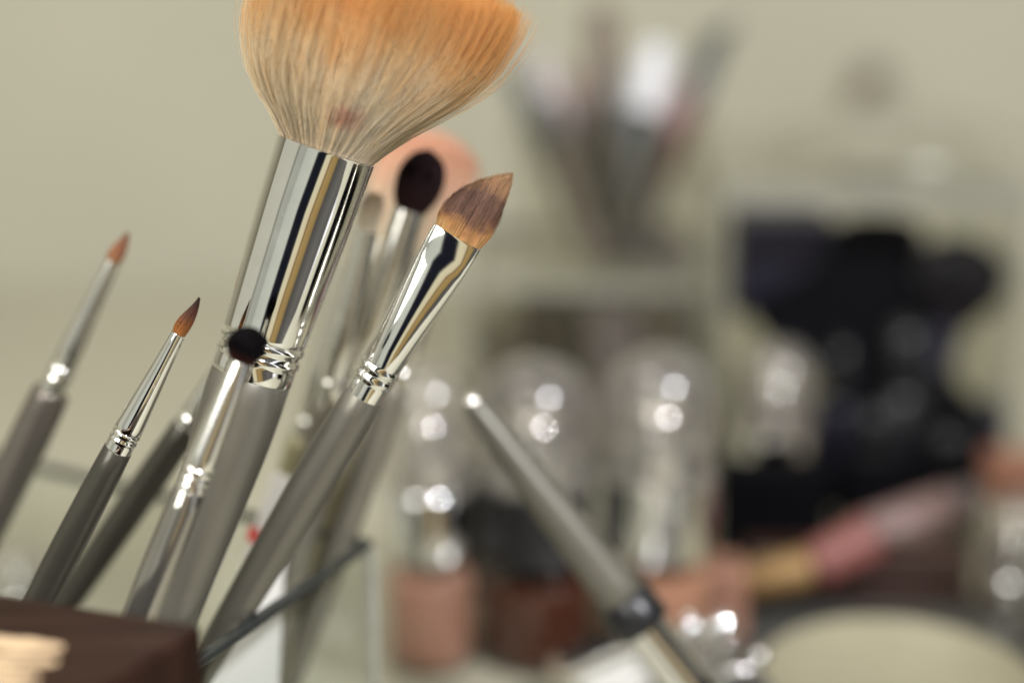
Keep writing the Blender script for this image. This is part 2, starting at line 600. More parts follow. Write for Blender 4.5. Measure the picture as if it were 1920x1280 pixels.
# ------------------------------------------------------------------ THE BRUSHES
# 1 powder brush
pw_spot = P(650, 214, 0.380)
top = (612, 279, 0.396)
low = (321, 1157, 0.409)
T_ = P(*top)
a_, l_, n_ = frame(T_, P(*low))
u_ = U(top[2])
base_pw = T_ - a_ * ((T_.z - FLOOR_IN - 0.003) / a_.z)
m_pow = bristle_mat('powder_brush_hair',
                    [(0.0, (0.86, 0.76, 0.60)), (0.10, (0.93, 0.85, 0.69)), (0.28, (0.93, 0.82, 0.62)), (0.42, (0.88, 0.67, 0.37)),
                     (0.56, (0.83, 0.51, 0.20)), (0.8, (0.81, 0.47, 0.16)), (1.0, (0.86, 0.58, 0.27))],
                    streak=0.25, trans=0.5, spot=(tuple(pw_spot - base_pw), 0.0050, (0.68, 0.24, 0.16)))


def pw_end(uu, ph):
    # right side is longer than the left, dome on top
    side = 0.5 + 0.5 * math.cos(ph)
    outer = 0.62 + 0.13 * side
    return outer + (1.0 - outer) * (1 - uu**2.2)


brush('powder_brush', 'big fluffy powder brush with orange-dusted cream bristles and wide mirror ferrule',
      top, low,
      [(0, 86), (0.5, 93), (3, 96), (6, 95), (120, 92), (300, 84.5), (366, 81.5), (372, 80.6), (376, 77.5), (381, 81.5), (386, 83.4), (391, 81.5), (396, 77.5),
       (402, 77.2), (407, 80.8), (412, 82.6), (417, 80.8), (422, 77.5), (426, 78.6), (452, 78.4), (454, 77), (454, 60)],
      [(452, 60), (452.5, 75), (455, 77), (520, 77.5), (600, 75), (720, 67), (925, 53), (1200, 42), (1500, 36), (2000, 34)],
      [(-4, 84, 84, 84, 0), (12, 96, 95, 95, 0), (60, 143, 122, 130, 0), (100, 166, 150, 155, 0), (150, 184, 185, 180, 0), (222, 198, 226, 205, 0),
       (305, 200, 250, 215, 0), (400, 190, 246, 212, 0), (470, 170, 215, 195, 0)],
      m_pow, M['handle'], count=22000, seg=96,
      bkw=dict(end=pw_end, thick=1.0, inner=0.6, K=10, fly=0.08, wav=2.8, core=0.84, clump=0.3, clumps=260, flare=0.65))

# 2 concealer brush (flat)
m_con = bristle_mat('flat_brush_hair', [(0.0, (0.50, 0.30, 0.12)), (0.13, (0.42, 0.21, 0.08)), (0.34, (0.13, 0.062, 0.04)), (0.58, (0.12, 0.06, 0.042)),
                                        (0.78, (0.30, 0.165, 0.085)), (1.0, (0.42, 0.25, 0.13))], streak=0.6, trans=0.2, nz_amt=0.6, nz_scale=260)
top = (858, 443, 0.392)
low = (440, 1150, 0.418)


def con_end(uu, ph):
    x = 49 * uu * math.cos(ph)
    return float(np.interp(x, [-49, -46, -36, -19, 3.5, 29.5, 36, 42, 46, 49.5], [.30, .42, .57, .73, .87, 1.0, .90, .74, .60, .42]))


# lateral is perpendicular to the axis; the bristles point more upright than the ferrule and end in a slanted tip
brush('concealer_brush', 'flat brown-bristled brush with slanted tip and pinched silver ferrule, sharp in front',
      top, low,
      [(0, 44, 9), (1, 49, 12), (4, 50, 13), (40, 49.5, 13), (62, 49, 15), (75, 48.5, 17), (130, 46, 25), (190, 43, 33), (250, 40.5, 38.5), (286, 39, 38.6), (291, 37.5, 37.5), (295, 40.5, 40.5), (299, 41, 41),
       (303, 40.5, 40.5), (307, 37.5, 37.5), (313, 37.5, 37.5), (317, 40, 40), (321, 40.5, 40.5), (325, 40, 40), (329, 37.8, 37.8), (332, 38, 38), (362, 37.6, 37.6), (363, 36, 36), (363, 20, 20)],
      [(361, 20), (361.5, 37), (364, 38.5), (430, 41), (560, 42), (760, 38), (980, 32), (1300, 26), (1700, 24)],
      [(-4, 46, 46, 9, 0), (12, 49, 49, 11, 0), (60, 49.5, 49.5, 10, 0), (110, 47, 49, 6.5, 0), (156, 44, 48, 2.5, 0)],
      m_con, M['handle'], count=3600, bkw=dict(end=con_end, thick=1.0, inner=0.0, fly=0.04, wav=1.1, core=0.92, clumps=46, flare=0.3))

# 3 fine liner brush
m_lin = bristle_mat('liner_brush_hair', [(0.0, (0.36, 0.15, 0.04)), (0.2, (0.26, 0.09, 0.022)), (0.5, (0.09, 0.028, 0.013)), (1.0, (0.022, 0.009, 0.008))],
                    streak=0.35, trans=0.15)
brush('eyeliner_brush', 'thin pointed liner brush, orange-brown tip in focus, dark grey handle',
      (335.5, 624, 0.388), (80, 1112, 0.404),
      [(0, 10.5), (0.6, 13.6), (3, 14.2), (60, 17), (130, 21.5), (205, 26.5), (218, 27), (221, 25), (224, 27.6), (227, 27.6), (230, 25.2), (235, 25.2), (238, 27.8), (241, 27.8), (244, 25.6), (247, 26.3), (262, 26.3), (263, 25), (263, 12)],
      [(261, 12), (261.5, 26), (263, 27.5), (320, 29.5), (420, 31), (560, 31), (700, 29), (900, 25), (1200, 22), (1500, 20)],
      [(-3, 12, 12, 12, 0), (10, 14.5, 14, 14, 0), (26, 13.5, 14.5, 13.5, 0.5), (46, 8.5, 12, 9, 1.5), (62, 4.0, 8.5, 5, 2.0), (73, 1.0, 5.0, 2.0, 2.0), (80, -0.5, 3.0, 0.8, 1.5)],
      m_lin, M['handle_dark'], count=700, bkw=dict(thick=0.9, inner=0.2, fly=0.0, wav=0.4, core=0.93, clumps=24))

# 4 smudge brush with small black ball tip, just in front of the powder brush
m_smu = bristle_mat('smudge_brush_hair', [(0.0, (0.045, 0.016, 0.010)), (0.12, (0.035, 0.012, 0.008)), (0.30, (0.006, 0.004, 0.005)), (1.0, (0.004, 0.003, 0.004))],
                    streak=0.3, trans=0.02, rough=0.8, spec=0.08)
brush('smudge_brush', 'short round black-tipped smudge brush crossing in front of the powder brush handle',
      (452, 678, 0.368), (266, 1145, 0.374),
      [(0, 17), (0.6, 20), (3, 21), (50, 24), (120, 27.5), (190, 30.5), (212, 31), (216, 29), (220, 32), (225, 32), (229, 29), (234, 29), (238, 32), (242, 32), (246, 29.5), (249, 30.5), (262, 30.5), (263, 29), (263, 12)],
      [(261, 12), (261.5, 30), (263, 31.5), (330, 33.5), (430, 35), (600, 33), (800, 28), (1200, 22), (1500, 20)],
      [(-3, 18, 18, 17, 0), (8, 26, 25, 24, -1), (24, 32, 31, 30, -2), (42, 32, 32, 30, -1), (55, 26, 27, 25, 0), (64, 15, 16, 15, 0), (69, 3, 4, 3, 0)],
      m_smu, M['handle_gloss'], fmat=M['chrome_soft'], count=2200, bkw=dict(thick=1.1, inner=0.3, fly=0.10, wav=1.6, core=0.90, clumps=40, flare=0.9))

# 5 blurred lip brush far left
m_lip = bristle_mat('lip_brush_hair', [(0.0, (0.36, 0.19, 0.085)), (0.3, (0.30, 0.125, 0.06)), (1.0, (0.20, 0.08, 0.045))], streak=0.25, trans=0.2)
brush('lip_brush', 'blurred lip brush at the far left with reddish pointed tip',
      (213, 488, 0.432), (34, 866, 0.447),
      [(0, 12), (0.6, 14.5), (3, 15), (80, 18), (170, 22.5), (228, 25), (233, 22.5), (238, 26.5), (244, 26.5), (248, 23), (253, 23), (257, 26.5), (262, 26.5), (266, 24), (276, 25), (290, 25), (291, 12)],
      [(288, 12), (289, 25), (292, 34), (300, 37), (400, 39), (560, 37), (800, 32), (1200, 25)],
      [(-3, 13, 13, 13, 0), (10, 15, 15, 14.5, 0), (26, 12.5, 13.5, 12.5, 0.5), (44, 6.5, 9, 7, 1), (56, 2, 5, 3, 1), (62, 0.5, 2, 0.8, 1)],
      m_lip, M['handle_mid'], fmat=M['chrome_soft'], count=600, bkw=dict(thick=1.1, inner=0.2, fly=0.0, wav=0.4, clumps=20))

# 6 dark handled brush behind, its head hidden by the powder brush ferrule
m_dkb = bristle_mat('brown_brush_hair', [(0.0, (0.10, 0.05, 0.03)), (1.0, (0.05, 0.025, 0.02))], streak=0.3, trans=0.1)
brush('shader_brush', 'dark grey handle leaning behind the smudge brush, head hidden by the powder ferrule',
      (480, 610, 0.426), (130, 1120, 0.448),
      [(0, 22), (1, 24), (60, 25), (150, 26), (215, 27), (219, 25), (224, 28), (230, 28), (234, 25), (245, 27), (246, 12)],
      [(244, 12), (245, 27), (248, 28.5), (330, 30), (480, 31), (640, 29), (900, 25), (1200, 22)],
      [(-3, 22, 22, 14, 0), (20, 24, 24, 14, 0), (50, 20, 20, 10, 0), (62, 8, 8, 5, 0)],
      m_dkb, M['handle_dark'], fmat=M['chrome_soft'], count=500, bkw=dict(thick=1.4, wav=0.5, clumps=20))

# 7 dark crease brush, blurred, right behind the powder head
m_cre = bristle_mat('crease_brush_hair', [(0.0, (0.022, 0.010, 0.008)), (0.6, (0.016, 0.008, 0.010)), (1.0, (0.020, 0.010, 0.012))], streak=0.25, trans=0.02, rough=0.8, spec=0.08)
brush('crease_brush', 'dark brown domed crease brush standing behind the flat brush',
      (769, 392, 0.440), (560, 1010, 0.460),
      [(0, 26), (0.6, 30), (3, 31), (120, 33), (240, 32), (340, 30), (346, 27), (352, 31), (358, 31), (364, 27), (372, 30), (400, 30), (401, 12)],
      [(399, 12), (400, 30), (403, 32), (500, 34), (640, 34), (800, 31), (1100, 26)],
      [(-3, 28, 28, 26, 0), (14, 36, 36, 32, 0), (40, 44, 42, 36, 2), (70, 44, 42, 36, 2), (95, 34, 33, 30, 2), (110, 20, 20, 18, 1), (117, 4, 4, 4, 0)],
      m_cre, M['handle_light'], fmat=M['chrome_soft'], count=1800, bkw=dict(thick=1.3, inner=0.3, fly=0.01, wav=0.6, clumps=40))

# 8 peach blush brush, blurred, behind the crease brush
m_blu = bristle_mat('blush_brush_hair', [(0.0, (0.66, 0.54, 0.38)), (0.35, (0.72, 0.54, 0.38)), (0.65, (0.78, 0.45, 0.29)), (1.0, (0.76, 0.38, 0.24))], streak=0.15, trans=0.3)


def bl_end(uu, ph):
    return 0.80 + 0.20 * (1 - uu**2)


brush('blush_brush', 'large soft peach blush brush, blurred behind the dark crease brush',
      (730, 465, 0.482), (575, 1010, 0.470),
      [(0, 50), (0.6, 56), (3, 58), (120, 54), (230, 46), (236, 43), (243, 48), (250, 48), (256, 43), (300, 44), (301, 15)],
      [(299, 15), (300, 43), (304, 45), (420, 42), (560, 38), (800, 32), (1100, 26)],
      [(-3, 54, 54, 46, 0), (30, 62, 68, 56, 2), (90, 78, 92, 74, 8), (150, 86, 100, 84, 18), (210, 80, 88, 78, 28), (250, 62, 62, 58, 34)],
      m_blu, M['handle_olive'], fmat=M['brushed'], count=4500, bkw=dict(end=bl_end, thick=1.8, inner=0.6, fly=0.01, wav=0.7, clumps=90, clump=0.2))

# 9 slim brush behind with pale ferrule
m_pal = bristle_mat('ivory_brush_hair', [(0.0, (0.55, 0.48, 0.36)), (1.0, (0.62, 0.50, 0.36))], streak=0.15, trans=0.3)
brush('fan_brush', 'slim brush with bright silver ferrule blurred between the powder and flat brushes',
      (688, 430, 0.436), (560, 1010, 0.453),
      [(0, 20), (1, 23), (100, 25), (210, 27), (290, 28), (295, 25), (301, 29), (307, 29), (312, 25), (340, 28), (341, 12)],
      [(339, 12), (340, 28), (343, 30), (430, 31), (600, 31), (900, 26), (1200, 22)],
      [(-3, 20, 20, 14, 0), (30, 22, 22, 14, 0), (60, 18, 18, 10, 0), (72, 10, 10, 6, 0)],
      m_pal, M['handle_light'], fmat=M['chrome_soft'], count=700, bkw=dict(thick=1.4, wav=0.5, clumps=20))

# 10 olive brush whose ferrule shows right of the powder ferrule
brush('foundation_brush', 'pale olive-gold brush half hidden behind the right side of the mirror ferrule',
      (668, 500, 0.455), (478, 1120, 0.475),
      [(0, 24), (1, 27), (100, 29), (200, 29), (300, 28), (305, 25), (311, 29), (317, 29), (322, 25), (345, 28), (346, 12)],
      [(344, 12), (345, 28), (348, 30), (450, 31), (620, 30), (900, 25)],
      [(-3, 24, 24, 14, 0), (30, 26, 26, 14, 0), (60, 20, 20, 10, 0), (72, 10, 10, 6, 0)],
      m_pal, M['handle_olive'], fmat=M['chrome_soft'], count=600, bkw=dict(thick=1.4, wav=0.5, clumps=20))

# 12 slim brush right behind the concealer brush
brush('detail_brush', 'slim taupe brush close behind the right edge of the flat brush',
      (812, 540, 0.452), (600, 1120, 0.464),
      [(0, 13), (1, 16), (90, 19), (160, 22), (165, 20), (170, 23), (176, 23), (181, 20), (200, 23), (201, 12)],
      [(199, 12), (200, 23), (203, 25), (300, 27), (450, 28), (700, 25), (900, 22)],
      [(-3, 13, 13, 10, 0), (30, 14, 14, 10, 0), (55, 10, 10, 7, 0), (66, 3, 3, 2, 0)],
      m_dkb, M['handle_light'], fmat=M['chrome_soft'], count=400, bkw=dict(thick=1.2, wav=0.5, clumps=20))

# 11 brush lying head-down on the right, only its grey handle and black collar show
m_blk = bristle_mat('black_brush_hair', [(0.0, (0.012, 0.010, 0.012)), (1.0, (0.010, 0.008, 0.010))], streak=0.2, trans=0.02)
tipd = 0.458
TT, LL = P(874, 742, tipd), P(1180, 1136, 0.462)
dirn = (LL - TT).normalized()
u11 = U(tipd)
a, l, n = frame(TT, LL)
th = thing('upturned_brush', 'grey handled brush leaning head-down with black collar, right of the holder', 'brush',
           TT + dirn * ((TT.z - 0.001) / -dirn.z))
hp = [(0, 3), (2, 12), (8, 18), (16, 21.5), (40, 24.5), (120, 30), (240, 36.5), (360, 41.5), (450, 45), (496, 46), (500, 43)]
V, F = loft([(s * u11, r * u11, r * u11) for s, r in hp], TT, a, l, n, 48)
mesh_obj('handle', V, F, pbr('matt_taupe_lacquer', (0.13, 0.123, 0.10), 0.36, 0.3, 0.06, 70, rvar=0.05), th, autosmooth=60)
V, F = loft([(s * u11, r * u11, r * u11) for s, r in [(0, 0.6), (-1.5, 8), (0, 14), (6, 19.5), (14, 21.5), (22, 22.2), (24, 21)]], TT, a, l, n, 32)
mesh_obj('end_cap', V, F, M['chrome_soft'], th)
V, F = loft([(s * u11, r * u11, r * u11) for s, r in [(482, 43), (483, 50), (487, 54), (545, 56), (552, 54), (555, 40)]], TT, a, l, n, 48)
mesh_obj('collar', V, F, M['black'], th, autosmooth=60)
V, F = loft([(s * u11, r * u11, r * u11) for s, r in [(554, 38), (556, 42), (600, 42), (680, 46), (760, 50), (764, 46)]], TT, a, l, n, 48)
mesh_obj('ferrule', V, F, M['chrome_blur'], th, autosmooth=60)
TB = TT - a * 762 * u11
remain = ((TB.z - 0.002) / a.z) / u11
bl = max(30, min(remain, 190))
bristles(th, TB, -a, l, n, [(-3, 46, 46, 46, 0), (bl * 0.5, 60, 60, 55, 0), (bl * 0.85, 40, 40, 38, 0), (bl, 10, 10, 10, 0)], m_blk, u11, count=900, thick=1.6, clumps=20)

# ------------------------------------------------------------------ glass holder
zr = P(390, 1225, 0.398).z
pA, pB, pC = on_plane(390, 1225, zr), on_plane(700, 1010, zr), on_plane(60, 855, zr)
e1 = (pA - pB).normalized()
e2 = Vector((e1.y, -e1.x, 0)).normalized()
if e2.dot(pC - pB) < 0:
    e2 = -e2
dirBC = (pC - pB).normalized()
e2 = (e2 + dirBC * 3).normalized()         # the photographed back rim sets the direction
L1, L2 = 0.105, 0.158
hold = thing('brush_holder', 'rectangular clear glass holder full of brushes with a dark ground rim', 'holder', Vector((pB.x, pB.y, 0)) + e1 * L1 / 2 + e2 * L2 / 2)
TH = 0.0024
up = Vector((0, 0, 1))


def pane(o, ev, length, inward, z0, z1, name, mat, parent, th_=TH):
    vs = oriented_box(Vector((o.x, o.y, z0)), ev * length, inward * th_, up * (z1 - z0))
    return mesh_obj(name, vs, BF, mat, parent, smooth=False)


cB = pB.copy()
panes = [(cB, e1, L1, e2), (cB + e1 * TH, e2, L2, e1)]
corners = [cB, cB + e1 * L1, cB + e1 * L1 + e2 * L2, cB + e2 * L2]
specs = [(corners[0], e1, L1, e2), (corners[0] + e1 * (TH + 0.0002) + e2 * (TH + 0.0002), e2, L2 - 2 * TH - 0.0004, e1),
         (corners[3] - e2 * TH, e1, L1, e2), (corners[1] - e1 * (TH + 0.0002) - e1 * 0.0 + e2 * (TH + 0.0002), e2, L2 - 2 * TH - 0.0004, e1)]
specs[1] = (corners[0] + e2 * (TH + 0.0002), e2, L2 - 2 * TH - 0.0004, e1)
specs[3] = (corners[1] - e1 * TH + e2 * (TH + 0.0002), e2, L2 - 2 * TH - 0.0004, e1)
for (o_, ev_, ln_, inn_) in specs:
    g = pane(o_, ev_, ln_, inn_, 0.0035, zr - 0.0024, 'glass_pane', M['holder_glass'], hold)
    r = pane(o_ - inn_ * 0.0003, ev_, ln_, inn_, zr - 0.0022, zr, 'rim', M['rim'], hold, TH + 0.0006)
    bevel(r, 0.0006, 2)
vs = oriented_box(Vector((corners[0].x, corners[0].y, 0.0)), e1 * L1, e2 * L2, up * 0.0033)
mesh_obj('glass_base', vs, BF, M['holder_glass'], hold, smooth=False)
# ground corner strip that catches the light
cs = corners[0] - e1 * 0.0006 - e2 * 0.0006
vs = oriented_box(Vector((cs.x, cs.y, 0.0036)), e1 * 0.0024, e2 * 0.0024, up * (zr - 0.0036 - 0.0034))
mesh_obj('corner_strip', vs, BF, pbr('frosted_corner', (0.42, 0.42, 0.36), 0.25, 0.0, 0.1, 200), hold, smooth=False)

# white card standing inside the holder
o1, o2, o3, o4 = P(512, 872, 0.452), P(560, 898, 0.452), P(516, 1300, 0.442), P(395, 1300, 0.442)
dz = (o4 - o1)


def slab(pts, thick, name, mat, parent=None, loc=None, nrm=None):
    nn = nrm or (pts[1] - pts[0]).cross(pts[2] - pts[0]).normalized()
    k = len(pts)
    vs = [p - nn * thick / 2 for p in pts] + [p + nn * thick / 2 for p in pts]
    fs = [tuple(range(k - 1, -1, -1)), tuple(range(k, 2 * k))] + [(i, (i + 1) % k, k + (i + 1) % k, k + i) for i in range(k)]
    return mesh_obj(name, vs, fs, mat, parent, smooth=False, loc=loc)


card = thing('white_card', 'narrow white paper card with a red mark standing between the handles', 'card', P(455, 1300, 0.446))
slab([P(515, 880, 0.450), P(556, 900, 0.450), P(532, 1080, 0.446), P(517, 1420, 0.44), P(330, 1420, 0.44), P(420, 1150, 0.445)], 0.0006, 'card_sheet', M['paper'], card)
slab([P(468, 985, 0.4455), P(486, 990, 0.4455), P(478, 1018, 0.445), P(462, 1012, 0.445)], 0.0006, 'red_mark', M['red'], card)

# ------------------------------------------------------------------ dark wooden box in the foreground
zb = P(378, 1168, 0.346).z
E, Fp, G = on_plane(378, 1168, zb), on_plane(0, 1110, zb), on_plane(112, 1272, zb)
d1 = (Fp - E).normalized()
d2 = (G - E).normalized()
perp = Vector((-d1.y, d1.x, 0))
if perp.dot(d2) < 0:
    perp = -perp
d2 = (perp * 0.6 + d2 * 0.4).normalized()
LB1, LB2 = 0.085, 0.05
bx = thing('wooden_box', 'dark reddish-brown lacquered box with beige print, blurred in the near left corner', 'box', Vector((E.x, E.y, 0)) + d1 * LB1 / 2 + d2 * LB2 / 2)
vs = oriented_box(Vector((E.x, E.y, 0.0)), d1 * LB1, d2 * LB2, up * (zb - 0.022))
bevel(mesh_obj('box_body', vs, BF, M['wood_dark'], bx, smooth=False), 0.0015)
vs = oriented_box(Vector((E.x, E.y, zb - 0.0215)) - d1 * 0.0004 - d2 * 0.0004, d1 * (LB1 + 0.0008), d2 * (LB2 + 0.0008), up * 0.0215)
bevel(mesh_obj('box_lid', vs, BF, M['wood_dark'], bx, smooth=False), 0.002)
# beige print: uneven brush-like strokes on the lid
for (x0, y0, x1, y1, wd) in ((-60, 1200, 118, 1214, 24), (-60, 1232, 108, 1240, 20), (-60, 1258, 70, 1272, 22), (-60, 1290, 40, 1300, 20)):
    pa, pb = on_plane(x0, y0, zb + 0.0002), on_plane(x1, y1, zb + 0.0002)
    dv = (pb - pa)
    nn = Vector((-dv.y, dv.x, 0)).normalized()
    hw = wd * 0.5 * 0.00011 * 1.8
    pts = []
    NN = 14
    for i in range(NN + 1):
        tt = i / NN
        pts.append(pa + dv * tt + nn * hw * (1 - 0.7 * tt**6) * (0.85 + 0.3 * random.random()))
    for i in range(NN, -1, -1):
        tt = i / NN
        pts.append(pa + dv * tt - nn * hw * (1 - 0.7 * tt**6) * (0.85 + 0.3 * random.random()))
    slab(pts, 0.0003, 'printed_stroke', M['beige_print'], bx, nrm=up)


# ------------------------------------------------------------------ lathe things in the background
def lathe(name, x, y, z0, prof, mat, parent, seg=40, sharp=45, cap=True):
    """prof rows (height, radius)"""
    V, F = [], []
    for h, r in prof:
        for k in range(seg):
            t_ = 2 * PI * k / seg
            V.append(Vector((x + r * math.cos(t_), y + r * math.sin(t_), z0 + h)))
    for i in range(len(prof) - 1):
        for k in range(seg):
            k2 = (k + 1) % seg
            F.append((i * seg + k, i * seg + k2, (i + 1) * seg + k2, (i + 1) * seg + k))
    if cap:
        F.append(tuple(range(seg - 1, -1, -1)))
        b = (len(prof) - 1) * seg
        F.append(tuple(b + k for k in range(seg)))
    return mesh_obj(name, V, F, mat, parent, autosmooth=sharp)


def zat(x_px, y_px, d):
    return P(x_px, y_px, d).z


def pump_bottle(px, d, w_px, y_liq, y_collar, y_cap, label, liquid, collar='chrome_blur', group='foundation bottles with clear caps'):
    p = P(px, 1290, d)
    Y = P(px, 900, d).y
    X = P(px, 900, d).x
    r = w_px / 2 * U(d)
    zl, zc, zt = P(px, y_liq, d).z, P(px, y_collar, d).z, P(px, y_cap, d).z
    th = thing('foundation_bottle', label, 'bottle', Vector((X, Y, 0)), group)
    lathe('glass_body', X, Y, 0, [(0, r * 0.9), (0.001, r), (0.004, r * 1.02), (zl - 0.004, r * 1.02), (zl - 0.001, r * 0.95), (zl, r * 0.8)], M['bottle_glass'], th)
    lathe('liquid', X, Y, 0.002, [(0, r * 0.85), (0.003, r * 0.93), (zl - 0.010, r * 0.93), (zl - 0.009, r * 0.7)], liquid, th)
    lathe('collar', X, Y, zl + 0.0002, [(0, r * 0.90), (0.0005, r * 0.95), (zc - zl - 0.001, r * 0.95), (zc - zl, r * 0.88)], M[collar], th, 64)
    hp_ = zt - zc
    lathe('pump', X, Y, zc + 0.0002, [(0, r * 0.82), (hp_ * 0.27, r * 0.80), (hp_ * 0.29, r * 0.40), (hp_ * 0.34, r * 0.38), (hp_ * 0.36, r * 0.52), (hp_ * 0.42, r * 0.56), (hp_ * 0.48, r * 0.55), (hp_ * 0.54, r * 0.47), (hp_ * 0.59, r * 0.32), (hp_ * 0.615, r * 0.18), (hp_ * 0.62, r * 0.03)], M['chrome_blur'], th, 48)
    cp = [(0, r * 0.97), (hp_ * 0.6, r * 0.95)]
    for k in range(1, 9):
        an = k / 8 * PI / 2
        cp.append((hp_ * 0.6 + hp_ * 0.4 * math.sin(an), r * 0.95 * max(0.02, math.cos(an))))
    lathe('clear_cap', X, Y, zc + 0.0006, cp, M['clear_cap'], th, 48)
    return th


pump_bottle(805, 0.548, 175, 1045, 905, 660, 'pump bottle of rosy beige foundation, leftmost of the three clear-capped ones', M['skin_mid'])
pump_bottle(1006, 0.552, 226, 1050, 900, 650, 'pump bottle of dark chestnut foundation, behind the leaning grey brush handle', M['skin_dark'], collar='black')
pump_bottle(1236, 0.556, 226, 1040, 880, 630, 'pump bottle of peach foundation beside the black pouch', M['skin_light'])
pump_bottle(1452, 0.647, 150, 900, 790, 620, 'grey-beige pump bottle in front of the black things', M['liquid_grey'])
pump_bottle(1918, 0.58, 130, 1210, 1090, 930, 'silver-collared bottle cut off by the right edge of the photo', M['liquid_grey'], group='foundation bottles with clear caps')
pump_bottle(25, 0.56, 110, 1210, 1130, 1040, 'small dark bottle behind the holder, low at the left edge', M['jar_green'])


# ------------------------------------------------------------------ clear organisers
def clear_box(name, label, x0, x1, ytop, d, depth, z0=0.0, front=True):
    A_, B_ = P(x0, ytop, d), P(x1, ytop, d)
    yf = P((x0 + x1) / 2, (ytop + 900) / 2, d).y
    zt = A_.z
    tk = 0.003
    lt = 0.0045 if front else 0.0085
    th = thing(name, label, 'organiser', Vector(((A_.x + B_.x) / 2, yf + depth / 2, z0)))
    X0, X1, Y0, Y1 = A_.x, B_.x, yf, yf + depth
    if front:
        mesh_obj('front_panel', box_verts(X0, X1, Y0, Y0 + tk, z0 + 0.0035, zt), BF, M['acrylic'], th, smooth=False)
    mesh_obj('back_panel', box_verts(X0, X1, Y1 - tk, Y1, z0 + 0.0035, zt), BF, M['acrylic'], th, smooth=False)
    mesh_obj('side_panel', box_verts(X0, X0 + tk, Y0 + tk + 0.0003, Y1 - tk - 0.0003, z0 + 0.0035, zt), BF, M['acrylic_edge'] if False else M['acrylic'], th, smooth=False)
    mesh_obj('side_panel', box_verts(X1 - tk, X1, Y0 + tk + 0.0003, Y1 - tk - 0.0003, z0 + 0.0035, zt), BF, M['acrylic'], th, smooth=False)
    mesh_obj('bottom_panel', box_verts(X0, X1, Y0, Y1, z0 + 0.0002, z0 + 0.0032), BF, M['acrylic'], th, smooth=False)
    lid = mesh_obj('lid', box_verts(X0 - 0.001, X1 + 0.001, Y0 - 0.001, Y1 + 0.001, zt + 0.0003, zt + lt), BF, M['acrylic'], th, smooth=False)
    mesh_obj('lid_edge', box_verts(X0 - 0.001, X1 + 0.001, Y0 - 0.0022, Y0 - 0.0012, zt + 0.0003, zt + lt), BF, M['acrylic_edge'], th, smooth=False)
    for xx in (X0, X1 - 0.0018):
        mesh_obj('corner_edge', box_verts(xx, xx + 0.0018, Y0 - 0.0010, Y0 - 0.0002, z0 + 0.0035, zt), BF, M['acrylic_edge'], th, smooth=False)
    return X0, X1, Y0, Y1, zt + lt + 0.0002


OX0, OX1, OY0, OY1, OZ = clear_box('clear_organiser', 'low clear acrylic organiser holding taupe compacts, behind the foundation bottles', 880, 1318, 535, 0.70, 0.10)
RX0, RX1, RY0, RY1, RZ = clear_box('clear_organiser', 'tall open-fronted clear acrylic organiser with black cosmetics inside, at the right', 1346, 1905, 372, 0.665, 0.12, front=False)


def block(name, label, cat, px0, px1, py0, py1, d, depth, mat, group=None, rz=0, zbase=None, lidmat=None):
    A_, B_ = P(px0, py0, d), P(px1, py1, d)
    z0 = B_.z if zbase is None else zbase
    cx, cy = (A_.x + B_.x) / 2, P((px0 + px1) / 2, (py0 + py1) / 2, d).y + depth / 2
    hw = (B_.x - A_.x) / 2
    th = thing(name, label, cat, Vector((cx, cy, z0)), group)
    zt = A_.z
    zs = z0 + (zt - z0) * 0.55
    bevel(mesh_obj('case_base', box_verts(cx - hw, cx + hw, cy - depth / 2, cy + depth / 2, z0, zs - 0.0003), BF, mat, th, smooth=False), 0.0015)
    bevel(mesh_obj('case_lid', box_verts(cx - hw, cx + hw, cy - depth / 2, cy + depth / 2, zs + 0.0001, zt), BF, lidmat or mat, th, smooth=False), 0.002)
    th.rotation_euler.z = rz
    return th


G1 = 'compacts in the low clear organiser'
zin = 0.0036
block('compact_case', 'taupe compact at the left end of the low clear organiser', 'compact', 892, 960, 640, 960, 0.715, 0.05, M['taupe_box'], G1, zbase=zin)
block('compact_case', 'dark umber compact upright in the low clear organiser', 'compact', 968, 1092, 566, 960, 0.715, 0.05, M['umber_box'], G1, zbase=zin)
block('compact_case', 'plum-grey compact beside the umber one in the low clear organiser', 'compact', 1104, 1200, 590, 960, 0.715, 0.05, M['plum_box'], G1, zbase=zin)
block('compact_case', 'taupe-brown compact at the right end of the low clear organiser', 'compact', 1212, 1300, 560, 960, 0.715, 0.05, M['taupe_box'], G1, zbase=zin)
# things on the organiser's lid
block('plum_palette', 'flat plum-grey palette lying on the low clear organiser lid', 'palette', 1120, 1300, 470, 540, 0.715, 0.05, M['plum_box'], zbase=OZ)
block('taupe_tin', 'flat taupe tin lying on the low clear organiser lid beside the glass tumbler', 'tin', 890, 1100, 440, 540, 0.76, 0.02, M['taupe_box'], zbase=OZ)

# glass tumbler with pencils, on the lid of the organiser
TX, TY = P(1140, 450, 0.735).x, P(1140, 450, 0.735).y
ztum = P(1140, 440, 0.735).z
stand_z = OZ
tum = thing('glass_tumbler', 'clear glass tumbler holding pencils and gloss tubes on the low organiser', 'tumbler', Vector((TX, TY, stand_z)))
rt = 0.041
hT = P(1140, 215, 0.735).z - stand_z
lathe('glass_wall', TX, TY, stand_z + 0.0003, [(0, rt * 0.72), (0.002, rt * 0.78), (hT, rt), (hT, rt * 0.95), (0.004, rt * 0.72)], M['acrylic'], tum, 48, cap=False)
lathe('glass_foot', TX, TY, stand_z + 0.0003, [(0, rt * 0.70), (0.0035, rt * 0.70)], M['acrylic'], tum, 48)


